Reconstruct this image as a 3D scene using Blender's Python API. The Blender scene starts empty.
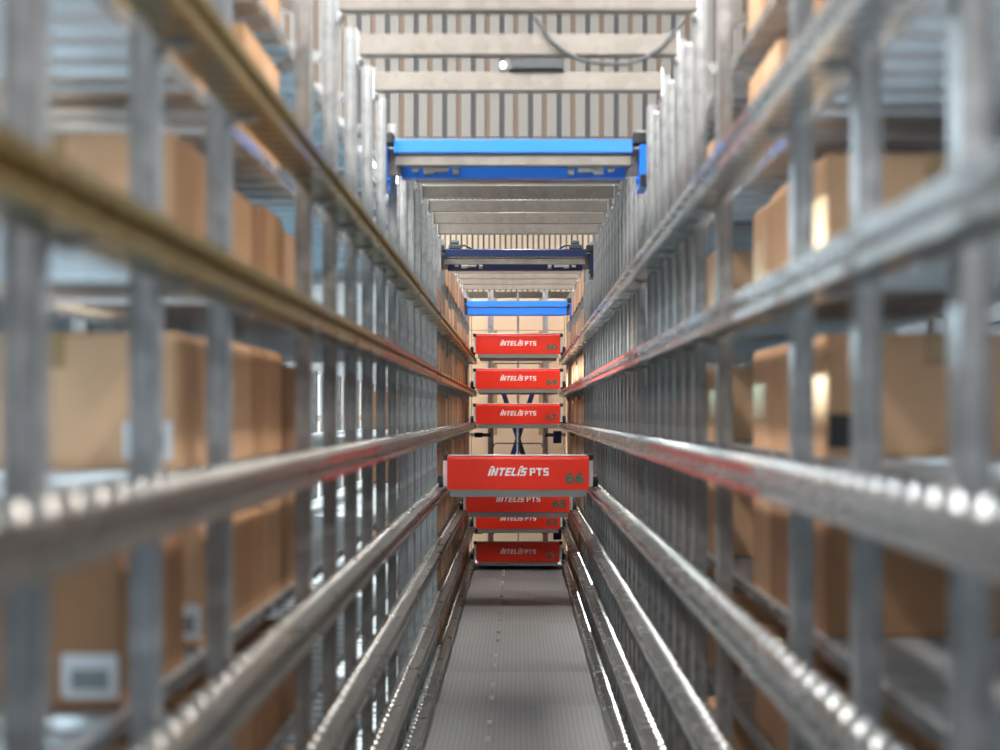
import bpy, math, random
from mathutils import Vector
random.seed(7)
S = bpy.context.scene
COL = S.collection
CZ = 1.75                       # camera height above the aisle floor
R = math.radians

# ------------------------------------------------------------------ materials
def new_mat(name):
    m = bpy.data.materials.new(name); m.use_nodes = True
    nt = m.node_tree; b = nt.nodes['Principled BSDF']
    return m, nt, b
def N(nt, t, **kw):
    n = nt.nodes.new(t)
    for k, v in kw.items():
        if k in n.inputs: n.inputs[k].default_value = v
        else: setattr(n, k, v)
    return n
def L(nt, a, b): nt.links.new(a, b)
def plain(name, col, rough=.5, metal=0., noise=.0, nscale=8.):
    m, nt, b = new_mat(name)
    b.inputs['Base Color'].default_value = (*col, 1); b.inputs['Roughness'].default_value = rough
    b.inputs['Metallic'].default_value = metal
    if noise:
        tc = N(nt, 'ShaderNodeTexCoord'); nz = N(nt, 'ShaderNodeTexNoise', Scale=nscale, Detail=4.)
        L(nt, tc.outputs['Object'], nz.inputs['Vector'])
        mr = N(nt, 'ShaderNodeMapRange'); mr.inputs['To Min'].default_value = 1 - noise; mr.inputs['To Max'].default_value = 1 + noise
        L(nt, nz.outputs['Fac'], mr.inputs['Value'])
        mx = N(nt, 'ShaderNodeVectorMath', operation='MULTIPLY'); mx.inputs[0].default_value = col
        L(nt, mr.outputs[0], mx.inputs[1]); L(nt, mx.outputs[0], b.inputs['Base Color'])
    return m
def galv(name, c1, c2, rough, metal, scale=26., bump=0.):
    m, nt, b = new_mat(name)
    tc = N(nt, 'ShaderNodeTexCoord'); vo = N(nt, 'ShaderNodeTexVoronoi', Scale=scale)
    nz = N(nt, 'ShaderNodeTexNoise', Scale=scale * .23, Detail=3.)
    L(nt, tc.outputs['Object'], vo.inputs['Vector']); L(nt, tc.outputs['Object'], nz.inputs['Vector'])
    sx = N(nt, 'ShaderNodeSeparateColor'); L(nt, vo.outputs['Color'], sx.inputs[0])
    ad = N(nt, 'ShaderNodeMath', operation='ADD'); L(nt, sx.outputs[0], ad.inputs[0]); L(nt, nz.outputs['Fac'], ad.inputs[1])
    cr = N(nt, 'ShaderNodeMapRange'); cr.inputs['From Max'].default_value = 1.7; L(nt, ad.outputs[0], cr.inputs['Value'])
    mx = N(nt, 'ShaderNodeMix', data_type='RGBA'); mx.inputs[6].default_value = (*c1, 1); mx.inputs[7].default_value = (*c2, 1)
    L(nt, cr.outputs[0], mx.inputs[0]); L(nt, mx.outputs[2], b.inputs['Base Color'])
    rr = N(nt, 'ShaderNodeMapRange'); rr.inputs['To Min'].default_value = rough - .07; rr.inputs['To Max'].default_value = rough + .1
    L(nt, nz.outputs['Fac'], rr.inputs['Value']); L(nt, rr.outputs[0], b.inputs['Roughness'])
    b.inputs['Metallic'].default_value = metal
    return m
M = {}
M['post'] = galv('galvanised_upright', (.21, .212, .215), (.40, .402, .405), .34, .6)
M['rail'] = galv('galvanised_rail', (.40, .40, .40), (.66, .66, .66), .24, .9, 40.)
M['rail_y'] = galv('yellow_reflection_rail', (.20, .14, .03), (.36, .26, .08), .28, .8, 40.)  # yellow reflected from the boxes is put into this rail colour
M['rail_dull'] = galv('dull_steel_rail', (.26, .24, .22), (.46, .44, .41), .28, .85, 40.)  # darker brownish steel for the left rails and their rivets
M['shelf'] = galv('galvanised_shelf', (.42, .44, .46), (.56, .58, .60), .30, .45, 18.)
M['rivet'] = plain('polished_rivet', (.85, .85, .85), .16, 1.)
M['beam'] = galv('galvanised_beam', (.20, .178, .155), (.28, .252, .225), .45, .3)
M['zinc'] = plain('bright_zinc', (.72, .73, .74), .25, .9)
M['red'] = plain('red_cover_plastic', (.88, .030, .010), .36, 0., .04, 5.)
M['white'] = plain('white_lettering', (.92, .92, .92), .5)
M['number'] = plain('green_grey_number', (.04, .15, .10), .5)
M['grey'] = plain('grey_shuttle_body', (.23, .24, .24), .5, .2)
M['pale'] = plain('pale_grey_plastic', (.72, .72, .72), .4)
M['black'] = plain('black_rubber', (.015, .015, .017), .5)
M['dark'] = plain('dark_grey_metal', (.07, .075, .08), .45, .3)
M['blue'] = plain('blue_lacquer', (.02, .23, .92), .32, 0., .05, 4.)
M['shadedblue'] = plain('shaded_blue_lacquer', (.010, .022, .085), .35, 0., .05, 4.)  # gantry blue darkened to carry the shade on the middle gantry
M['navy'] = plain('navy_plastic', (.02, .035, .14), .4)
M['redstrip'] = plain('muted_red_strip', (.34, .06, .05), .5, 0., .35, 30.)
M['dullred'] = plain('dull_red_strip', (.16, .07, .065), .5, 0., .3, 30.)
M['cream'] = plain('cream_board', (.235, .22, .20), .6, 0., .05, 6.)
M['sand'] = plain('sand_board', (.48, .41, .32), .6, 0., .05, 6.)
M['brown'] = plain('brown_batten', (.17, .115, .08), .6)
M['char'] = plain('charcoal_batten', (.055, .056, .06), .6)
M['concrete'] = plain('concrete', (.22, .22, .22), .7, 0., .15, 3.)
M['clad_left'] = plain('pale_wall_cladding', (.34, .40, .45), .55, 0., .08, 2.)
M['clad_right'] = plain('slate_wall_cladding', (.20, .25, .30), .55, 0., .08, 2.)
M['ceil'] = plain('ceiling_deck', (.55, .55, .54), .6, 0., .05, 2.)
M['sticker'] = plain('white_label_paper', (.74, .74, .76), .6, 0., .05, 30.)
M['ink'] = plain('black_label', (.02, .02, .022), .5)
M['tape'] = plain('brown_packing_tape', (.38, .235, .11), .25)
# cardboard, each box a slightly different tan
m, nt, b = new_mat('cardboard')
oi = N(nt, 'ShaderNodeObjectInfo'); tc = N(nt, 'ShaderNodeTexCoord'); nz = N(nt, 'ShaderNodeTexNoise', Scale=9., Detail=5.)
L(nt, tc.outputs['Object'], nz.inputs['Vector'])
ra = N(nt, 'ShaderNodeValToRGB'); e = ra.color_ramp.elements
e[0].position = 0; e[0].color = (.33, .16, .072, 1); e[1].position = 1; e[1].color = (.66, .40, .235, 1)
x = e.new(.55); x.color = (.53, .295, .15, 1)
L(nt, oi.outputs['Random'], ra.inputs[0])
mr = N(nt, 'ShaderNodeMapRange'); mr.inputs['To Min'].default_value = .85; mr.inputs['To Max'].default_value = 1.12; L(nt, nz.outputs['Fac'], mr.inputs['Value'])
mx = N(nt, 'ShaderNodeVectorMath', operation='MULTIPLY'); L(nt, ra.outputs[0], mx.inputs[0]); L(nt, mr.outputs[0], mx.inputs[1])
L(nt, mx.outputs[0], b.inputs['Base Color']); b.inputs['Roughness'].default_value = .7
M['card'] = m
M['kraft'] = plain('pale_kraft_board', (.66, .475, .32), .65, 0., .07, 4.)
# perforated floor plate
m, nt, b = new_mat('perforated_steel')
tc = N(nt, 'ShaderNodeTexCoord'); sp = N(nt, 'ShaderNodeSeparateXYZ'); L(nt, tc.outputs['Object'], sp.inputs[0])
def cell(out, pitch):
    d = N(nt, 'ShaderNodeMath', operation='DIVIDE'); L(nt, out, d.inputs[0]); d.inputs[1].default_value = pitch
    f = N(nt, 'ShaderNodeMath', operation='FRACT'); L(nt, d.outputs[0], f.inputs[0])
    s = N(nt, 'ShaderNodeMath', operation='SUBTRACT'); L(nt, f.outputs[0], s.inputs[0]); s.inputs[1].default_value = .5
    q = N(nt, 'ShaderNodeMath', operation='MULTIPLY'); L(nt, s.outputs[0], q.inputs[0]); L(nt, s.outputs[0], q.inputs[1])
    return q.outputs[0]
a = N(nt, 'ShaderNodeMath', operation='ADD'); L(nt, cell(sp.outputs[0], .03), a.inputs[0]); L(nt, cell(sp.outputs[1], .06), a.inputs[1])
lt = N(nt, 'ShaderNodeMath', operation='LESS_THAN'); L(nt, a.outputs[0], lt.inputs[0]); lt.inputs[1].default_value = .075
mx = N(nt, 'ShaderNodeMix', data_type='RGBA'); mx.inputs[6].default_value = (.34, .345, .35, 1); mx.inputs[7].default_value = (.24, .24, .24, 1)
L(nt, lt.outputs[0], mx.inputs[0]); L(nt, mx.outputs[2], b.inputs['Base Color'])
b.inputs['Metallic'].default_value = .1; b.inputs['Roughness'].default_value = .55
M['perf'] = m
def emit(name, col, s):
    m, nt, b = new_mat(name)
    b.inputs['Base Color'].default_value = (*col, 1); b.inputs['Emission Color'].default_value = (*col, 1)
    b.inputs['Emission Strength'].default_value = s
    return m
def pane(name, tint):
    m, nt, b = new_mat(name); nt.nodes.remove(b); out = nt.nodes['Material Output']
    t = N(nt, 'ShaderNodeBsdfTransparent'); t.inputs[0].default_value = (*tint, 1); g = N(nt, 'ShaderNodeBsdfGlossy'); g.inputs['Roughness'].default_value = .05
    mx = N(nt, 'ShaderNodeMixShader'); mx.inputs[0].default_value = .05
    L(nt, t.outputs[0], mx.inputs[1]); L(nt, g.outputs[0], mx.inputs[2]); L(nt, mx.outputs[0], out.inputs[0])
    return m
M['glass_clear'] = pane('clear_glazing', (.80, .92, 1.))
M['glass_blue'] = pane('blue_tinted_glazing', (.36, .56, .66))
M['glass_grey'] = pane('grey_glazing', (.40, .45, .48))
M['glass_pale'] = pane('pale_glazing', (.93, .98, 1.))
M['lamp'] = emit('fill_diffuser', (1., .96, .90), 16.)  # emitters of the added fill lights
M['fill_bright'] = emit('bright_fill_diffuser', (1., .97, .92), 42.)
M['led'] = emit('small_white_lamp', (1., .98, .92), 6.)

# ------------------------------------------------------------------ mesh builder
class MB:
    def __init__(s): s.v = []; s.f = []; s.m = []
    def add(s, vs, fs, mi=0):
        o = len(s.v); s.v += [tuple(v) for v in vs]; s.f += [tuple(i + o for i in f) for f in fs]; s.m += [mi] * len(fs)
    def box(s, x0, x1, y0, y1, z0, z1, mi=0):
        s.add([(x0,y0,z0),(x1,y0,z0),(x1,y1,z0),(x0,y1,z0),(x0,y0,z1),(x1,y0,z1),(x1,y1,z1),(x0,y1,z1)],
              [(0,3,2,1),(4,5,6,7),(0,1,5,4),(1,2,6,5),(2,3,7,6),(3,0,4,7)], mi)
    def bbox(s, x0, x1, y0, y1, z0, z1, c, mi=0):
        """box with all edges chamfered by c"""
        X = (x0, x1); Y = (y0, y1); Z = (z0, z1); vs = []; idx = {}
        for i in (0,1):
            for j in (0,1):
                for k in (0,1):
                    sx = c if i == 0 else -c; sy = c if j == 0 else -c; sz = c if k == 0 else -c
                    for a, p in (('x', (X[i], Y[j]+sy, Z[k]+sz)), ('y', (X[i]+sx, Y[j], Z[k]+sz)), ('z', (X[i]+sx, Y[j]+sy, Z[k]))):
                        idx[(i,j,k,a)] = len(vs); vs.append(p)
        F = []
        for i in (0,1):
            q = [idx[(i,j,k,'x')] for j,k in ((0,0),(1,0),(1,1),(0,1))]; F.append(q if i else q[::-1])
            q = [idx[(j,i,k,'y')] for j,k in ((0,0),(1,0),(1,1),(0,1))]; F.append(q[::-1] if i else q)
            q = [idx[(j,k,i,'z')] for j,k in ((0,0),(1,0),(1,1),(0,1))]; F.append(q if i else q[::-1])
        for i in (0,1):
            for j in (0,1):
                F.append([idx[(i,j,0,'x')], idx[(i,j,1,'x')], idx[(i,j,1,'y')], idx[(i,j,0,'y')]])
                F.append([idx[(i,0,j,'x')], idx[(i,1,j,'x')], idx[(i,1,j,'z')], idx[(i,0,j,'z')]])
                F.append([idx[(0,i,j,'y')], idx[(1,i,j,'y')], idx[(1,i,j,'z')], idx[(0,i,j,'z')]])
                for k in (0,1): F.append([idx[(i,j,k,'x')], idx[(i,j,k,'y')], idx[(i,j,k,'z')]])
        s.add(vs, F, mi)
    def prism(s, poly, axis, a, b, mi=0, fn=None):
        """extrude a closed 2D polygon along axis 'x','y','z' from a to b; 2D order: x->(y,z) y->(x,z) z->(x,y)"""
        n = len(poly)
        def p(u, v, t): return {'x': (t,u,v), 'y': (u,t,v), 'z': (u,v,t)}[axis]
        vs = [p(u,v,a) for u,v in poly] + [p(u,v,b) for u,v in poly]
        fs = [[i,(i+1)%n,n+(i+1)%n,n+i] for i in range(n)] + [list(range(n))[::-1], list(range(n,2*n))]
        s.add(vs, fs, mi)
    def cyl(s, axis, c, r, a, b, n=12, mi=0, r2=None):
        r2 = r if r2 is None else r2
        def p(u, v, t): return {'x': (t,c[0]+u,c[1]+v), 'y': (c[0]+u,t,c[1]+v), 'z': (c[0]+u,c[1]+v,t)}[axis]
        vs = [p(r*math.cos(2*math.pi*i/n), r*math.sin(2*math.pi*i/n), a) for i in range(n)] + [p(r2*math.cos(2*math.pi*i/n), r2*math.sin(2*math.pi*i/n), b) for i in range(n)]
        s.add(vs, [[i,(i+1)%n,n+(i+1)%n,n+i] for i in range(n)] + [list(range(n))[::-1], list(range(n,2*n))], mi)
    def bar(s, p, q, w, t, up=(0,1,0), mi=0):
        p = Vector(p); q = Vector(q); d = (q-p).normalized(); u = Vector(up).normalized(); v = d.cross(u).normalized()
        vs = [e + u*a*t/2 + v*b*w/2 for e in (p,q) for a,b in ((-1,-1),(1,-1),(1,1),(-1,1))]
        s.add(vs, [(0,1,2,3),(7,6,5,4),(0,4,5,1),(1,5,6,2),(2,6,7,3),(3,7,4,0)], mi)
    def tube(s, pts, r, n=8, mi=0):
        P = [Vector(p) for p in pts]; rings = []; vs = []; fs = []
        for i, p in enumerate(P):
            d = (P[min(i+1,len(P)-1)] - P[max(i-1,0)]).normalized()
            u = d.cross(Vector((0,0,1)));  u = u if u.length > 1e-3 else d.cross(Vector((1,0,0))); u.normalize(); w = d.cross(u)
            vs += [p + r*(math.cos(2*math.pi*k/n)*u + math.sin(2*math.pi*k/n)*w) for k in range(n)]
        for i in range(len(P)-1):
            for k in range(n): fs.append((i*n+k, i*n+(k+1)%n, (i+1)*n+(k+1)%n, (i+1)*n+k))
        fs += [tuple(range(n))[::-1], tuple(range((len(P)-1)*n, len(P)*n))]
        s.add(vs, fs, mi)
    def dome(s, x, y, z, rx, ry, h, mi=0, n=8):
        vs = [(x+rx*math.cos(2*math.pi*i/n), y+ry*math.sin(2*math.pi*i/n), z) for i in range(n)]
        vs += [(x+.6*rx*math.cos(2*math.pi*i/n), y+.6*ry*math.sin(2*math.pi*i/n), z+h*.75) for i in range(n)] + [(x,y,z+h)]
        fs = [[i,(i+1)%n,n+(i+1)%n,n+i] for i in range(n)] + [[n+i,n+(i+1)%n,2*n] for i in range(n)]
        s.add(vs, fs, mi)
    def mesh(s, name, mats, smooth=False):
        me = bpy.data.meshes.new(name); me.from_pydata(s.v, [], s.f); me.update()
        for k in (mats if isinstance(mats, (list, tuple)) else [mats]): me.materials.append(M[k])
        for p, mi in zip(me.polygons, s.m): p.material_index = mi
        import bmesh
        bm = bmesh.new(); bm.from_mesh(me); bmesh.ops.recalc_face_normals(bm, faces=bm.faces); bm.to_mesh(me); bm.free()
        if smooth:
            for p in me.polygons: p.use_smooth = True
        return me
    def build(s, name, mats, parent=None, loc=(0,0,0), smooth=False):
        return put(name, s.mesh(name, mats, smooth), parent, loc)
def put(name, me, parent=None, loc=(0,0,0)):
    o = bpy.data.objects.new(name, me); COL.objects.link(o); o.parent = parent; o.location = loc
    return o
def tag(o, label, cat, group=None):
    o['label'] = label; o['category'] = cat
    if group: o['group'] = group
    return o
def thing(name, label, cat, loc=(0,0,0), group=None):
    o = bpy.data.objects.new(name, None); COL.objects.link(o); o.location = loc; o.empty_display_size = .05
    return tag(o, label, cat, group)
def struct(o): o['kind'] = 'structure'; return o
def copy_thing(root, loc, label):
    def cp(o, par):
        c = o.copy(); COL.objects.link(c); c.parent = par
        for ch in o.children: cp(ch, c)
        return c
    r = cp(root, None); r.location = loc; r['label'] = label
    return r
ORD = ['first','second','third','fourth','fifth','sixth','seventh','eighth','ninth','tenth','eleventh','twelfth','thirteenth','fourteenth','fifteenth',
       'sixteenth','seventeenth','eighteenth','nineteenth','twentieth','twenty-first','twenty-second','twenty-third','twenty-fourth','twenty-fifth',
       'twenty-sixth','twenty-seventh','twenty-eighth','twenty-ninth','thirtieth','thirty-first','thirty-second','thirty-third','thirty-fourth']
ORD += [f'{a}-{b}' for a in ('forty','fifty') for b in ORD[:9]]
def lo(y): return y

# ------------------------------------------------------------------ layout numbers (metres, camera at x=0 y=0 z=CZ)
LEVELS = [1.06, .67, .28, -.11, -.50, -.89, -1.28, -1.67]   # shelf levels relative to the eye, from the top down
RAIL_LEVELS = LEVELS[1:]
SIDE = {-1: 'left', 1: 'right'}
P0 = {-1: 1.726, 1: 1.88}; PITCH = .56; NF = 28
def frame_y(s, k): return P0[s] + PITCH * k
SHELF_UP = {-1: 0., 1: .015}
POST_TOP = 1.40
LEVEL_NAME = ['top','second','third','fourth','fifth','sixth','seventh','lowest']

# ------------------------------------------------------------------ the hall
H_CEIL = 4.75
b = MB(); b.box(-2.6, 2.6, -1.0, 19.4, -.20, -.06); struct(b.build('floor', 'concrete'))
b = MB(); b.box(-2.6, 2.6, 1.0, 19.4, H_CEIL, H_CEIL + .1); struct(b.build('ceiling', 'ceil'))
b = MB(); b.box(-2.6, 2.6, 19.3, 19.4, -.06, H_CEIL); struct(b.build('wall_end', 'ceil'))
b = MB(); b.box(-1.6, 2.38, -.8, -.7, -.06, CZ+.20); b.box(-1.6, 2.38, -.82, -.68, CZ+.20, CZ+.23); struct(b.build('wall_blocker', 'clad_right'))  # unseen low wall added behind the camera to darken the lower boxes
def clad_wall(name, x, s, mat, openings):
    """ribbed cladding wall with rectangular openings (y0,y1,z0,z1)"""
    b = MB(); ys = sorted({-1.0, 19.3} | {v for o in openings for v in o[:2]}); zs = sorted({-.06, H_CEIL} | {v for o in openings for v in o[2:]})
    for y0, y1 in zip(ys, ys[1:]):
        for z0, z1 in zip(zs, zs[1:]):
            if any(o[0] <= y0 and y1 <= o[1] and o[2] <= z0 and z1 <= o[3] for o in openings): continue
            b.box(min(x, x+.08*s), max(x, x+.08*s), y0, y1, z0, z1)
            z = z0 + .1
            while z < z1 - .05:
                b.box(min(x, x-.02*s), max(x, x-.02*s), y0, y1, z-.03, z+.03); z += .2
    return struct(b.build(name, mat))
OPL = [(1.75, 3.8, CZ-.3, CZ+2.6), (4.1, 6.4, CZ+.62, CZ+2.5), (6.9, 18.8, CZ-1.6, CZ+2.5)]  # first opening is unseen, added and sized to let sun onto the shelves
OPR = [(2.0, 8.0, CZ+1.2, CZ+2.4)]
clad_wall('wall_left', -1.62, -1, 'clad_left', OPL)
clad_wall('wall_right', 2.4, 1, 'clad_right', OPR)
n = 0
for s, x, ops, mat in ((-1, -1.65, OPL, ('glass_clear', 'glass_blue', 'glass_pale')), (1, 2.43, OPR, ('glass_grey',))):
    for o, mk in zip(ops, mat):
        n += 1
        b = MB(); xx = sorted((x, x + .01*s)); b.box(*xx, *o)
        w = struct(b.build(f'window_{n}', mk))
        f = MB(); xf = sorted((x - .005*s, x - .05*s))
        f.box(*xf, o[0], o[1], o[2], o[2]+.06); f.box(*xf, o[0], o[1], o[3]-.06, o[3])
        ky = int((o[1]-o[0]) / 1.1)
        for i in range(ky+1):
            yy = o[0] + (o[1]-o[0]-.05)*i/ky; f.box(*xf, yy, yy+.05, o[2]+.06, o[3]-.06)
        zz = o[2] + .4
        while zz < o[3] - .2: f.box(min(xf)+.01, max(xf)-.01, o[0]+.05, o[1]-.05, zz, zz+.05); zz += .38
        f.build('window_frame', 'clad_left', w)

# unseen fill lights added to brighten posts and rails: long housings with a diffuser
def lamp(loc, label, em='lamp'):
    t = thing('fill_lamp', label, 'lamp', loc, 'added fill lights out of view above the aisle')
    h = MB(); h.prism([(-.12,0),(-.16,-.07),(-.14,-.08),(.14,-.08),(.16,-.07),(.12,0)], 'y', -.7, .7); h.build('housing', 'pale', t)
    d = MB(); d.prism([(-.13,-.08),(-.10,-.105),(.10,-.105),(.13,-.08)], 'y', -.68, .68); d.build('diffuser', em, t)
for i, (x, y) in enumerate([(-1.2,1.9),(-1.2,3.6),(1.2,1.7),(1.2,3.4),(0,4.3),(1.2,5.4),(-1.2,5.6),(1.2,8.4),(-1.2,8.6),(1.2,10.0),(-1.2,10.6),(0,12.2),(0,13.9),(-1.45,16.9),(1.5,16.9)]):
    lamp((x, y, H_CEIL), f'added white fill light out of view above the racks, {ORD[i]} from the camera', 'fill_bright' if x <= 0 or y > 16 or y < 4 else 'lamp')

# ------------------------------------------------------------------ aisle floor plates
def plate_mesh():
    b = MB(); n = 12; ln = 1.085; w = .49
    prof = []
    for i in range(n+1):
        t = i/n; prof.append((t*ln, -.020*math.sin(math.pi*t) - (.012*(1-t))))
    poly = prof + [(ln, -.055), (0, -.055)]
    b.prism(poly, 'x', -w, w)
    return b.mesh('floor_plate', 'perf')
pm = plate_mesh(); cl = MB(); cl.bbox(-.014,.014,-.008,.008,-.012,.010,.003); clm = cl.mesh('clip','white')
for i in range(10):
    y = 5.1 + 1.1*i
    t = thing('floor_plate', f'grey perforated steel floor plate down the aisle, {ORD[i]} from the camera', 'floor plate', (0, y, 0), 'perforated floor plates')
    put('plate', pm, t)
    for q in (.22, .62): put('clip', clm, t, (-.16, q, .004))
# end stop kerb under the last shuttle
b = MB(); b.prism([(16.15,-.06),(16.15,.015),(16.17,.03),(16.45,.03),(16.45,-.06)], 'x', -.46, .46)
tag(b.build('aisle_end_sill', 'zinc'), 'bright metal sill across the far end of the aisle floor', 'sill')

# ------------------------------------------------------------------ running rails
Y0, Y1 = 1.0, 16.9
def rail_mesh(s, mat):
    b = MB()
    prof = [(0,0),(.08,0),(.08,-.065),(0,-.065),(0,-.047),(.022,-.045),(.022,-.022),(0,-.020)]
    b.prism([(s*(.5+u), v) for u, v in prof], 'y', Y0, Y1)
    y = Y0 + .05
    while y < Y1: b.dome(s*.558, y, -.0005, .021, .021, .016, 2, 12); y += .1
    # pressed slots along the lower lip and the underside ribs
    y = Y0 + .04
    while y < 9.0:
        b.box(*sorted((s*.515, s*.565)), y, y+.030, -.0656, -.0645, 1); y += .07
    return b.mesh('rail_profile', [mat, 'dark', 'rivet' if s > 0 else 'rail_dull'])
RM = {(s, m): rail_mesh(s, m) for s, m in ((-1,'rail_dull'),(-1,'rail_y'),(1,'rail'))}
em = {}
for s in (-1, 1):
    b = MB(); b.box(*sorted((s*.497, s*.583)), Y1, Y1+.012, -.07, .012); em[s] = b.mesh('end_stop', 'black')
STRIPS = {(-1, -.11): (3.6, 5.2), (-1, .28): (5.2, 9.2), (1, -.11): (2.9, 5.4), (1, .28): (5.8, 9.5), (1, .67): (2.95, 3.5)}  # muted red strips on the inner rail faces, by depth range
for s in (-1, 1):
    for i, h in enumerate(RAIL_LEVELS):
        tape = STRIPS.get((s, h))
        lab = f'steel running rail {SIDE[s]} of the aisle, {ORD[i]} from the top' + (', with red strip' if tape else '')
        t = thing('running_rail', lab, 'rail', (0, 0, CZ + h), 'shuttle running rails along both sides')
        put('rail_profile', RM[s, ('rail_y' if i < 2 else 'rail_dull') if s < 0 else 'rail'], t); put('end_stop', em[s], t)
        if tape:
            b = MB(); b.box(*sorted((s*.4985, s*.4999)), tape[0], tape[1], -.063, -.048)
            b.box(*sorted((s*.4985, s*.4999)), tape[0]+.1, tape[1]-.1, -.019, -.002)
            o = b.build('red_strip', 'redstrip' if h < .6 else 'dullred', t); o['label'] = 'muted red strip along the rail'

# ------------------------------------------------------------------ rack frames (ladder frames)
def col_profile(cx, cy, w, d):
    # omega shaped upright: w along x, d along y, grooves on the faces
    x0, x1, y0, y1 = cx-w/2, cx+w/2, cy-d/2, cy+d/2; g = .007; a = .016
    return [(x0,y0),(cx-a,y0),(cx-a+.004,y0+g),(cx+a-.004,y0+g),(cx+a,y0),(x1,y0),(x1,cy-a),(x1-g,cy-a+.004),(x1-g,cy+a-.004),(x1,cy+a),(x1,y1),
            (cx+a,y1),(cx+a-.004,y1-g),(cx-a+.004,y1-g),(cx-a,y1),(x0,y1),(x0,cy+a),(x0+g,cy+a-.004),(x0+g,cy-a+.004),(x0,cy-a)]
FM = {}
for s in (-1, 1):
    f = {}
    b = MB(); b.prism(col_profile(s*.607, 0, .042, .052), 'z', 0, CZ+POST_TOP)
    f['front'] = b.mesh('front_column', 'post')
    b = MB(); b.prism(col_profile(s*1.235, 0, .046, .05), 'z', 0, CZ+POST_TOP); f['back'] = b.mesh('back_column', 'post')
    b = MB(); b.bar((s*.636, 0, CZ+1.0), (s*1.21, 0, CZ+.70), .03, .02); f['brace'] = b.mesh('diagonal_brace', 'post')
    b = MB(); b.bar((s*.636, 0, CZ+1.15), (s*1.21, 0, CZ+1.36), .03, .02); f['brace2'] = b.mesh('diagonal_brace', 'post')
    b = MB(); b.box(*sorted((s*.530, s*.586)), -.022, .022, -.074, -.067); b.box(*sorted((s*.5815, s*.586)), -.022, .022, -.074, -.002); b.cyl('z', (s*.555, 0), .007, -.081, -.074, 8)
    f['bracket'] = b.mesh('rail_bracket', 'post')
    b = MB(); b.box(*sorted((s*.572, s*.67)), -.06, .06, -.06, 0); b.cyl('z', (s*.66, .045), .008, 0, .012, 8); b.cyl('z', (s*.66, -.045), .008, 0, .012, 8); f['foot'] = b.mesh('foot_plate', 'dark')
    FM[s] = f
for s in (-1, 1):
    f = FM[s]
    for k in range(NF):
        y = frame_y(s, k)
        if y > 17.0: break
        if k == 3: continue
        t = thing('rack_frame', f'galvanised upright frame of the {SIDE[s]} rack, {ORD[k]} back from the camera', 'rack frame', (0, y, 0), 'upright frames of the two racks')
        put('front_column', f['front'], t); put('back_column', f['back'], t)
        put('diagonal_brace', f['brace'], t); put('diagonal_brace', f['brace2'], t)
        for h in RAIL_LEVELS: put('rail_bracket', f['bracket'], t, (0, 0, CZ+h))
        put('foot_plate', f['foot'], t)

IP = {}
for s in (-1, 1):
    b = MB(); b.prism(col_profile(s*.610, 0, .048, .044), 'z', 0, CZ+1.30); c = b.mesh('post_profile', 'post')
    b = MB(); b.box(*sorted((s*.575, s*.640)), -.045, .045, -.06, 0); b.cyl('z', (s*.637, 0), .001, 0, .002, 6); q = b.mesh('foot_plate', 'dark')
    b = MB(); b.prism([(s*.588,CZ+1.30),(s*.632,CZ+1.30),(s*.628,CZ+1.312),(s*.592,CZ+1.312)], 'y', -.018, .018); e = b.mesh('top_cap', 'zinc')
    n = 0
    for k in (range(0) if s < 0 else range(5, 18)):
        y = frame_y(s, k) + PITCH/2
        if y > 16.8 or abs(y - 6.6) < .25 or abs(y - 11.0) < .25 or abs(y - 15.5) < .25: continue
        t = thing('guide_post', f'slim galvanised guide post between frames of the {SIDE[s]} rack, {ORD[n]} from the camera', 'post', (0, y, 0), 'slim guide posts of the two racks'); n += 1
        put('post_profile', c, t); put('foot_plate', q, t); put('top_cap', e, t)

# ------------------------------------------------------------------ shelves
def shelf_mesh(s, ln):
    b = MB(); p = .14; prof = []; y = 0
    while y < ln - .01:
        prof += [(y, 0), (y+.105, 0), (y+.112, -.010), (y+.133, -.010)]; y += p
    prof[-1] = (ln, -.010) if False else prof[-1]
    top = prof + [(ln, 0)]
    bot = [(u, v - .016) for u, v in reversed(top)]
    b.prism(top + bot, 'x', *sorted((s*.656, s*1.196)))
    return b.mesh('deck', 'shelf')
SHM = {s: shelf_mesh(s, PITCH*4 - .01) for s in (-1, 1)}
lip = {}
for s in (-1, 1):
    b = MB(); b.prism([(s*.652, -.03), (s*.655, -.03), (s*.655, -.001), (s*.652, -.001)], 'y', 0, PITCH*4-.01); lip[s] = b.mesh('front_lip', 'rail')
for s in (-1, 1):
    for i, h in enumerate(LEVELS):
        for j in range(7):
            y = frame_y(s, 4*j) - .30
            if y > 16.6: break
            t = thing('shelf_deck', f'ribbed galvanised shelf deck in the {SIDE[s]} rack, {LEVEL_NAME[i]} level, {ORD[j]} length from the camera', 'shelf', (0, y, CZ+h+SHELF_UP[s]-.0005), 'ribbed shelf decks of the two racks')
            put('deck', SHM[s], t); put('front_lip', lip[s], t)

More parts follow.
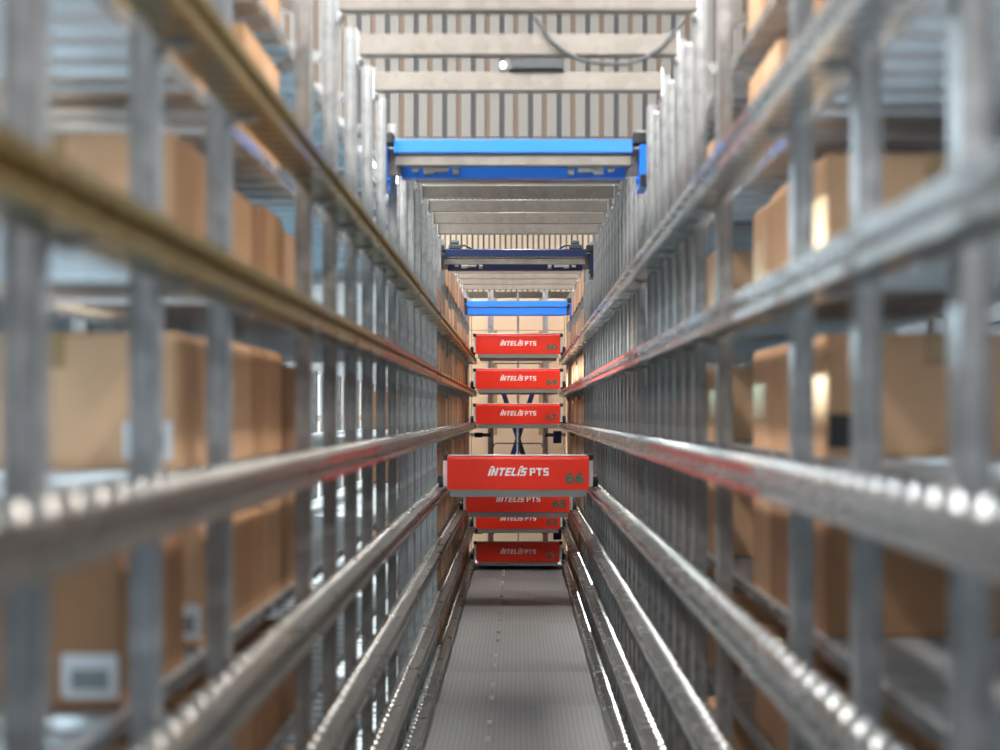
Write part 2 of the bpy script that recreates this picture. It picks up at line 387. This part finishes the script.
# ------------------------------------------------------------------ cardboard boxes
def box_meshes(w, d, h):
    """w along x, d along y; origin at the base centre"""
    b = MB(); c = .004
    b.bbox(-w/2, w/2, -d/2, d/2, 0, h-.004, c)
    for u0, u1 in ((-w/2+.003, -.0015), (.0015, w/2-.003)): b.bbox(u0, u1, -d/2+.002, d/2-.002, h-.0045, h, .001)
    body = b.mesh('body', 'card')
    t = MB(); t.box(-.025, .025, -d/2-.0008, d/2+.0008, h, h+.0008)
    t.box(-.025, .025, -d/2-.0008, -d/2, h-.07, h); t.box(-.025, .025, d/2, d/2+.0008, h-.07, h)
    return body, t.mesh('tape', 'tape')
CACHE = {}
nb = {}
def cbox(s, li, y0, y1, h=.27, w=.48, sticker=None, inset=0.):
    d = round(y1 - y0, 3); key = (w, d, h)
    if key not in CACHE: CACHE[key] = box_meshes(w, d, h)
    bm_, tp = CACHE[key]
    x = s*(.668 - inset + w/2)
    nb[(s, li)] = nb.get((s, li), 0) + 1
    shade = {'w': ' with white label', 'k': ' with black label'}.get(sticker, '')
    t = thing('cardboard_box', f'{"" if sticker else "brown "}cardboard box{shade} on the {LEVEL_NAME[li]} shelf of the {SIDE[s]} rack, {ORD[nb[(s,li)]-1]} from camera',
              'box', (x, (y0+y1)/2, CZ + LEVELS[li] + SHELF_UP[s]), 'cardboard boxes in the racks')
    put('body', bm_, t); put('tape', tp, t)
    if sticker:
        m = MB(); a = -s*(w/2 - .006) ; bx = sorted((a, a + s*(.095 if sticker == 'w' else .06)))
        m.box(*bx, -d/2-.001, -d/2-.0002, .02, .095); o = m.build('label_sticker', 'sticker' if sticker == 'w' else 'ink', t)
        o['label'] = 'white shipping label' if sticker == 'w' else 'black square label'
        if sticker == 'w':
            q = MB(); q.box(bx[0]+.015, bx[1]-.015, -d/2-.0016, -d/2-.001, .035, .07); q.build('print', 'grey', o)
rnd = random.Random(3)
for li in range(8):
    # left rack, near the camera
    s = -1
    if li >= 2:
        if li == 4: cbox(s, li, 2.36, 2.80, .27, .48, 'w')
        elif li in (2, 3): cbox(s, li, 2.73, 3.02, .27, .48, 'w' if li == 3 else None)
        else: cbox(s, li, 2.62, 3.0, .27)
        if li == 4: cbox(s, li, 2.98, 3.16, .26, .48, 'w')
        for a, c in ((3.23, 3.52), (3.54, 3.68), (3.70, 3.97), (3.99, 4.24)): cbox(s, li, a, c, rnd.choice((.27, .28, .25)))
    elif li == 1:
        for a, c in ((2.88, 3.0), (3.43, 3.66), (3.68, 3.93)): cbox(s, li, a, c, .29)
    else:
        for a, c in ((3.43, 3.66), (3.68, 3.93)): cbox(s, li, a, c, .22)
    # right rack, near the camera
    s = 1
    if li >= 1:
        cbox(s, li, 3.04, 3.30, .27 if li != 1 else .28, .48, 'k' if li == 3 else None)
        for a, c in ((3.59, 3.83), (3.85, 4.06)) if li == 1 else ((3.44, 3.70), (3.72, 3.98)): cbox(s, li, a, c, rnd.choice((.28, .27)))
        cbox(s, li, 4.78, 4.98, .26, .48)
    else:
        for a, c in ((3.59, 3.83), (3.85, 4.06)): cbox(s, li, a, c, .22)
    if li >= 1: cbox(s, li, 6.96, 7.25, .28)
    # far ends of both racks
    for s, ks in ((-1, range(15, 27)), (1, range(19, 27))):
        for k in ks:
            y = frame_y(s, k) + .04
            hh = rnd.choice((.27, .28, .24)) if li else .22
            if li == 0 and (s == -1 and k < 17 or 14.9 < y < 15.7): continue
            if rnd.random() < .35: cbox(s, li, y, y+.235, hh, inset=.079); cbox(s, li, y+.245, y+.48, rnd.choice((.2, hh)), inset=.079)
            else: cbox(s, li, y, y+.48, hh, inset=.079)

# ------------------------------------------------------------------ portal cross beams at the top of the frames
BEAMS = [5, 6, 7, 10, 11, 12, 13, 14, 15, 19, 20, 21, 22, 23]
bm0 = MB()
bm0.prism([(-.03,0),(.03,0),(.03,.07),(.018,.075),(-.018,.075),(-.03,.07)], 'x', -.575, .575)
bmm = bm0.mesh('beam_profile', 'beam')
ec = {}
for s in (-1, 1):
    b = MB(); b.box(*sorted((s*.575, s*.581)), -.045, .045, -.04, .085); b.cyl('x', (-.03, -.02), .009, *sorted((s*.566, s*.575)), 8); b.cyl('x', (.03, -.02), .009, *sorted((s*.566, s*.575)), 8); ec[s] = b.mesh('end_plate', 'zinc')
for i, k in enumerate(BEAMS):
    y = (frame_y(-1, k) + frame_y(1, k)) / 2 - .07
    t = thing('cross_beam', f'pale grey steel cross beam spanning the top of the aisle, {ORD[i]} from the camera', 'beam', (0, y, CZ+1.302), 'portal cross beams over the aisle')
    put('beam_profile', bmm, t)
    for s in (-1, 1): put('end_plate', ec[s], t)

# ------------------------------------------------------------------ blue gantries
def gantry(y, zc, label, motors=False, front='blue', x=-.022, chan='beam', deep=0.):
    t = thing('blue_gantry', label, 'gantry', (x, y, CZ+zc), 'blue gantries over the aisle')
    b = MB(); b.prism([(-.04,-.03),(.0,-.03),(.0,-.022),(.03,-.022),(.03,.03),(-.03,.03),(-.04,.022)], 'x', -.552, .552); b.build('front_beam', front, t)
    b = MB(); b.prism([(-.02,-.085-deep),(.05,-.085-deep),(.05,-.033),(-.005,-.033),(-.02,-.045)], 'x', -.545, .545); b.build('cable_channel', chan, t)
    b = MB(); b.prism([(.10,-.125),(.17,-.125),(.17,-.06),(.11,-.06),(.10,-.07)], 'x', -.53, .53); b.build('rear_beam', front, t)
    for s in (-1, 1):
        b = MB(); b.prism([(-.03,-.19),(.17,-.19),(.19,-.17),(.19,.005),(-.05,.005),(-.05,-.17)], 'x', *sorted((s*.585, s*.622))); b.cyl('x', (.0,-.15), .014, *sorted((s*.575, s*.585)), 10); sp_ = b.build('side_plate', front, t)
        b = MB(); b.bbox(*sorted((s*.585, s*.626)), -.06, -.045, -.19, -.135, .004); b.build('corner_cap', 'black', sp_)
        b = MB(); b.bbox(*sorted((s*.553, s*.628)), -.055, .035, .006, .06, .006); b.build('end_cap', 'black', t)
        b = MB(); b.box(*sorted((s*.530, s*.583)), .052, .098, -.12, .004); b.build('hanger', 'beam', t)
        # shiny rollers and bolt heads in front of the rear beam
        for j, (dx, r, l) in enumerate(((.46,.014,.03),(.40,.018,.05),(.34,.016,.07),(.27,.020,.03))):
            b = MB(); b.cyl('x', (.085, -.088 - .006*(j % 2)), r, s*dx-l/2, s*dx+l/2, 12); b.build('roller', 'zinc', t, smooth=False)
        if motors:
            b = MB(); b.bbox(s*.47-.05, s*.47+.05, -.03, .05, .031, .065, .006); b.cyl('x', (.01,.082), .022, s*.47-.035, s*.47+.03, 12); b.build('motor', 'dark', t)
            b = MB(); b.tube([(s*.43,.0,.06),(s*.39,.0,.06),(s*.36,.0,.045),(s*.34,.0,.031)], .008); b.build('motor_cable', 'black', t)
    return t
gantry(6.52, 1.242, 'bright blue gantry beam nearest the camera, hung below the slatted screen')
gantry(10.93, 1.255, 'blue gantry with two dark motors on top, midway down the aisle', True, 'shadedblue')
gantry(15.42, 1.215, 'blue gantry above the topmost red shuttle at the far end', False, 'blue', -.01, 'blue', .035)

# ------------------------------------------------------------------ slatted screens under the roof
def slat_screen(y, x0, x1, z0, z1, label, board, battens):
    t = thing('slatted_screen', label, 'screen', (0, y, z0))
    p = .146; nx = int((x1-x0)/p); bd = MB(); bd.bbox(0, .050, 0, .03, 0, z1-z0, .002); bdm = bd.mesh('board', board)
    bd2 = MB(); bd2.bbox(0, .046, 0, .03, 0, z1-z0, .002); nar = bd2.mesh('board', board)
    ms = []
    for c in battens:
        q = MB(); q.box(0, .025, .012, .03, 0, z1-z0); ms.append(q.mesh('batten', c))
    for i in range(nx):
        x = x0 + p*i
        put('board', bdm, t, (x, 0, 0)); put('batten', ms[0], t, (x+.05, 0, 0)); put('board', nar, t, (x+.075, 0, 0)); put('batten', ms[1], t, (x+.121, 0, 0))
    q = MB(); q.box(x0, x0+p*nx, .031, .055, z1-z0-.4, z1-z0-.34); q.box(x0, x0+p*nx, .031, .055, .2, .25); q.build('back_rail', 'dark', t)
    return t
slat_screen(7.15, -1.75, 1.75, CZ+1.415, H_CEIL-.005, 'tall screen of cream boards with dark and brown battens above the blue gantry', 'cream', ('char', 'brown'))
slat_screen(18.55, -2.05, 2.05, CZ+1.62, H_CEIL-.005, 'far screen of sandy boards with brown battens above the stacked cartons', 'sand', ('brown', 'char'))

# small dark box with a white lamp on the third beam, and the drooping cable
yb = (frame_y(-1,7)+frame_y(1,7))/2 - .07
t = thing('control_box', 'dark grey control box with a small white lamp on top of a cross beam', 'control box', (.075, yb, CZ+1.3775))
b = MB(); b.bbox(-.11, .11, -.05, .05, 0, .048, .005); b.box(-.09,.09,-.053,-.05,.008,.04); b.build('housing', 'dark', t)
b = MB(); b.cyl('y', (-.135,.022), .010, -.05, -.02, 12); b.cyl('y', (-.135,.022), .006, -.054, -.05, 12); b.build('lamp', 'led', t)
b = MB(); b.box(-.15,-.11,-.03,.03,.0,.012); b.build('lamp_bracket', 'dark', t)
b = MB()
yk = (frame_y(-1,6)+frame_y(1,6))/2 - .07 - .045
pts = [(.06,1.43),(.08,1.40),(.12,1.345),(.17,1.305),(.23,1.275),(.31,1.262),(.39,1.262),(.46,1.283),(.52,1.325),(.57,1.385),(.60,1.42)]
b.tube([(x, yk, CZ+h) for x, h in pts], .007)
tag(b.build('hanging_cable', 'dark'), 'thin dark cable drooping across the second cross beam', 'cable')

# ------------------------------------------------------------------ red shuttles
def text_mesh(body, size, shear, offset, mat, name):
    cu = bpy.data.curves.new('txt', 'FONT'); cu.body = body; cu.size = size; cu.shear = shear; cu.offset = offset; cu.extrude = .0015
    cu.align_x = 'CENTER'; cu.align_y = 'CENTER'; cu.space_character = 1.0
    o = bpy.data.objects.new('txt', cu); COL.objects.link(o)
    dg = bpy.context.evaluated_depsgraph_get(); me = bpy.data.meshes.new_from_object(o.evaluated_get(dg))
    bpy.data.objects.remove(o); bpy.data.curves.remove(cu)
    me.name = name; me.materials.clear(); me.materials.append(M[mat])
    return me
def fit(me, w, h):
    xs = [v.co.x for v in me.vertices]; ys = [v.co.y for v in me.vertices]
    cx, cy = (min(xs)+max(xs))/2, (min(ys)+max(ys))/2; sx = w/(max(xs)-min(xs)); sy = h/(max(ys)-min(ys))
    for v in me.vertices: v.co.x = (v.co.x-cx)*sx; v.co.y = (v.co.y-cy)*sy
    # lay on the front face: text up -> z, facing -y
    for v in me.vertices: v.co = Vector((v.co.x, -v.co.z, v.co.y))
    return me
# block capitals: strokes as quads on a 1 x 1.4 cell
T_ = .30
GLY = {'I': [[(.0,0),(T_,0),(T_,1.4),(0,1.4)]], 'i': [[(.0,0),(T_,0),(T_,1.25),(0,1.25)], [(.02,1.42),(.52,1.42),(.60,1.72),(.10,1.72)]],
 'N': [[(0,0),(T_,0),(T_,1.4),(0,1.4)], [(.9-T_,0),(.9,0),(.9,1.4),(.9-T_,1.4)], [(T_,1.4),(.9-T_,.42),(.9-T_,0),(T_,.98)]],
 'T': [[(0,1.1),(.95,1.1),(.95,1.4),(0,1.4)], [(.33,0),(.33+T_,0),(.33+T_,1.1),(.33,1.1)]],
 'E': [[(0,0),(T_,0),(T_,1.4),(0,1.4)]] + [[(T_,a),(.8,a),(.8,a+.27),(T_,a+.27)] for a in (0,.565,1.13)],
 'L': [[(0,0),(T_,0),(T_,1.4),(0,1.4)], [(T_,0),(.8,0),(.8,.28),(T_,.28)]],
 'S': [[(0,a),(.85,a),(.85,a+.27),(0,a+.27)] for a in (0,.565,1.13)] + [[(0,.835),(T_,.835),(T_,1.13),(0,1.13)], [(.85-T_,.27),(.85,.27),(.85,.565),(.85-T_,.565)]],
 'P': [[(0,0),(T_,0),(T_,1.4),(0,1.4)], [(T_,1.13),(.88,1.13),(.88,1.4),(T_,1.4)], [(T_,.5),(.88,.5),(.88,.76),(T_,.76)], [(.88-T_+.03,.76),(.88,.76),(.88,1.13),(.88-T_+.03,1.13)]]}
def block_text(txt, w, h, shear):
    b = MB(); x = 0
    for ch in txt:
        wd = max(p[0] for q in GLY[ch][:3] for p in q)  if ch != 'i' else T_
        for q in GLY[ch]: b.prism([(x+u+shear*v, v) for u, v in q], 'y', -.0015, .0015)
        x += wd + .17
    xs = [v[0] for v in b.v]; zs = [v[2] for v in b.v]; x0, x1, z1 = min(xs), max(xs), 1.4
    b.v = [((u-(x0+x1)/2)*w/(x1-x0), y, (z-.7)*h/1.4) for u, y, z in b.v]
    return b.mesh('lettering', 'white')
brand = block_text('iNTELiS', .265, .052, .28)
pts_m = block_text('PTS', .125, .050, 0.)
NUMS = {}
def num(n):
    if n not in NUMS: NUMS[n] = fit(text_mesh(n, .1, 0, .003, 'number', 'number'), .125, .075)
    return NUMS[n]
W = .468
def shuttle_meshes():
    d = {}
    b = MB(); b.prism([(0,0),(.035,0),(.035,.222),(.012,.222),(.004,.216),(0,.20)], 'x', -W, W)
    b.box(-W, -W+.004, .035, .12, .01, .21); b.box(W-.004, W, .035, .12, .01, .21); d['front_cover'] = b.mesh('front_cover', 'red')
    b = MB(); b.prism([(.86,0),(.825,0),(.825,.135),(.848,.135),(.856,.13),(.86,.115)], 'x', -W, W); d['rear_cover'] = b.mesh('rear_cover', 'red')
    b = MB(); b.prism([(.036,-.045),(.824,-.045),(.824,.08),(.036,.08)], 'x', -.42, .42)
    b.prism([(.004,-.044),(.036,-.05),(.036,-.002),(.004,-.002)], 'x', -.45, .45); b.prism([(.856,-.044),(.824,-.05),(.824,-.002),(.856,-.002)], 'x', -.45, .45); d['chassis'] = b.mesh('chassis', 'grey')
    b = MB(); b.bbox(-.46, .46, .006, .040, .2225, .231, .003); d['top_edge'] = b.mesh('top_lip', 'pale')
    for s in (-1, 1):
        b = MB(); b.box(*sorted((s*.421, s*.452)), .06, .80, .02, .10); b.box(*sorted((s*.425, s*.448)), .04, .82, .10, .16); d['arm', s] = b.mesh('telescopic_arm', 'zinc')
        b = MB(); b.prism([(.03,.02),(.12,.02),(.12,.19),(.03,.19)], 'x', *sorted((s*.4685, s*.496))); d['bracket', s] = b.mesh('guide_bracket', 'pale')
        b = MB(); b.cyl('z', (s*.484, .06), .02, .191, .228, 14); d['guide', s] = b.mesh('guide_roller', 'black')
        b = MB(); b.cyl('x', (.16, .0485), .04, *sorted((s*.497, s*.535)), 18); b.cyl('x', (.16, .0485), .012, *sorted((s*.43, s*.54)), 10); d['wheel', s] = b.mesh('wheel', 'black')
    return d
SH = shuttle_meshes()
def shuttle(y, h, n, label):
    t = thing('red_shuttle', label, 'shuttle', (0, y, CZ+h), 'red rack shuttles')
    fc = put('front_cover', SH['front_cover'], t); put('rear_cover', SH['rear_cover'], t); put('chassis', SH['chassis'], t)
    put('top_lip', SH['top_edge'], t)
    put('lettering', brand, fc, (-.068, -.002, .118)); put('lettering', pts_m, fc, (.140, -.002, .118)); put('number', num(n), fc, (.375, -.002, .078))
    for s in (-1, 1):
        put('telescopic_arm', SH['arm', s], t); put('guide_bracket', SH['bracket', s], t); put('guide_roller', SH['guide', s], t)
        put('wheel', SH['wheel', s], t); o = put('wheel', SH['wheel', s], t, (0, .54, 0))
shuttle(9.25, -.50, '66', 'large red shuttle numbered 66, nearest the camera, across the aisle')
shuttle(12.7, -.89, '65', 'red shuttle partly hidden below and behind shuttle 66')
shuttle(15.6, .67, '60', 'topmost red shuttle just below the far blue gantry')
shuttle(15.6, .28, '64', 'red shuttle second from the top of the far column')
shuttle(15.6, -.11, '67', 'red shuttle third from the top, above the dark blue cross brace')
shuttle(15.6, -1.28, '63', 'shaded red shuttle seen as a thin strip second from the floor')
shuttle(15.8, -1.67, '61', 'lowest dark red shuttle at the end of the floor')

# ------------------------------------------------------------------ lift mast and cartons at the end of the aisle
t = thing('lift_mast', 'grey lift mast with a dark blue cross brace in front of the pale cartons', 'lift mast', (0, 17.2, 0))
for x, w in ((-.335, .07), (.335, .07)):
    b = MB(); b.prism(col_profile(x, 0, w, .07), 'z', -.06, CZ+1.5); b.build('mast_column', 'post', t)
b = MB(); b.cyl('z', (0, -.0), .014, -.06, CZ+1.5, 12); b.build('guide_tube', 'post', t)
for za, zb in ((-.95, .30), ):
    for sx in (-1, 1):
        b = MB(); b.bar((sx*.24, .045 + .012*sx, CZ+.45), (-sx*.24, .045 + .012*sx, CZ-1.05), .06, .02); b.build('cross_brace', 'navy', t)
for z in (CZ-.36, CZ-1.42, CZ+.62, CZ+1.36):
    b = MB(); b.tube([(-.30,-.036,z-.05),(-.295,-.036,z-.012),(-.27,-.036,z),(.27,-.036,z),(.295,-.036,z-.012),(.30,-.036,z-.05)], .008); b.build('rung', 'dark', t)
for s, mat in ((-1, 'black'), (1, 'navy')):
    for h in (-.25, -1.40):
        t = thing('buffer', f"{'black' if s < 0 else 'dark blue'} end buffer on the {SIDE[s]} side, {'above shuttle 66' if h > -1 else 'above the lowest shuttle'}", 'buffer', (s*.47, 16.75, CZ+h), 'end buffers of the aisle')
        b = MB(); b.bbox(-.05, .05, -.06, .06, -.10 if s > 0 else -.03, .05 if s > 0 else .03, .008); b.build('housing', mat, t)
        b = MB(); b.cyl('x', (-.02, .0), .022, *sorted((-s*.05, -s*.13)), 12); b.cyl('x', (-.02, 0), .03, *sorted((-s*.13, -s*.145)), 12); b.build('plunger', 'black', t)
        b = MB(); b.box(*sorted((s*.05, s*.108)), -.02, .02, -.02, .02); b.build('mounting', 'zinc', t)
def carton(w, d, h):
    b = MB(); b.bbox(-w/2, w/2, -d/2, d/2, 0, h, .008); body = b.mesh('body', 'kraft')
    q = MB(); q.box(-.03, .03, -d/2-.001, -d/2, h-.10, h); q.box(-.03, .03, -d/2-.001, d/2, h, h+.0008); return body, q.mesh('tape', 'tape')
cb, ct = carton(.585, .5, .41)
for r in range(8):
    for c in range(4):
        t = thing('carton', f'pale kraft carton at the end of the aisle, {ORD[r]} layer up, {ORD[c]} in its row', 'carton', (-.885 + .59*c, 18.1, -.06 + .4105*r), 'pale cartons stacked at the end of the aisle')
        put('body', cb, t); put('tape', ct, t)

# ------------------------------------------------------------------ light, camera
w = bpy.data.worlds.new('hall_light'); S.world = w; w.use_nodes = True
bg = w.node_tree.nodes['Background']; bg.inputs[0].default_value = (1., .97, .94, 1); bg.inputs[1].default_value = 1.0
sl = bpy.data.lights.new('low_sun', 'SUN'); so = bpy.data.objects.new('low_sun', sl); COL.objects.link(so); sl.energy = 20.; sl.color = (1., .97, .92); sl.angle = R(3)
sd = Vector((math.cos(R(38)), -.12, -math.sin(R(38)))); so.rotation_euler = sd.to_track_quat('-Z', 'Y').to_euler(); so.location = (-6, 0, 6)
cam = bpy.data.cameras.new('camera'); co = bpy.data.objects.new('camera', cam); COL.objects.link(co)
co.location = (0, 0, CZ); co.rotation_euler = (R(90), 0, 0)
cam.sensor_width = 36; cam.lens = 50.4; cam.shift_x = -.018; cam.shift_y = .039
cam.clip_start = .05; cam.clip_end = 100
cam.dof.use_dof = True; cam.dof.focus_distance = 12.3; cam.dof.aperture_fstop = 1.7
S.camera = co
v = S.view_settings; v.view_transform = 'Standard'; v.look = 'None'; v.gamma = 1; v.use_curve_mapping = False; v.exposure = 0.62
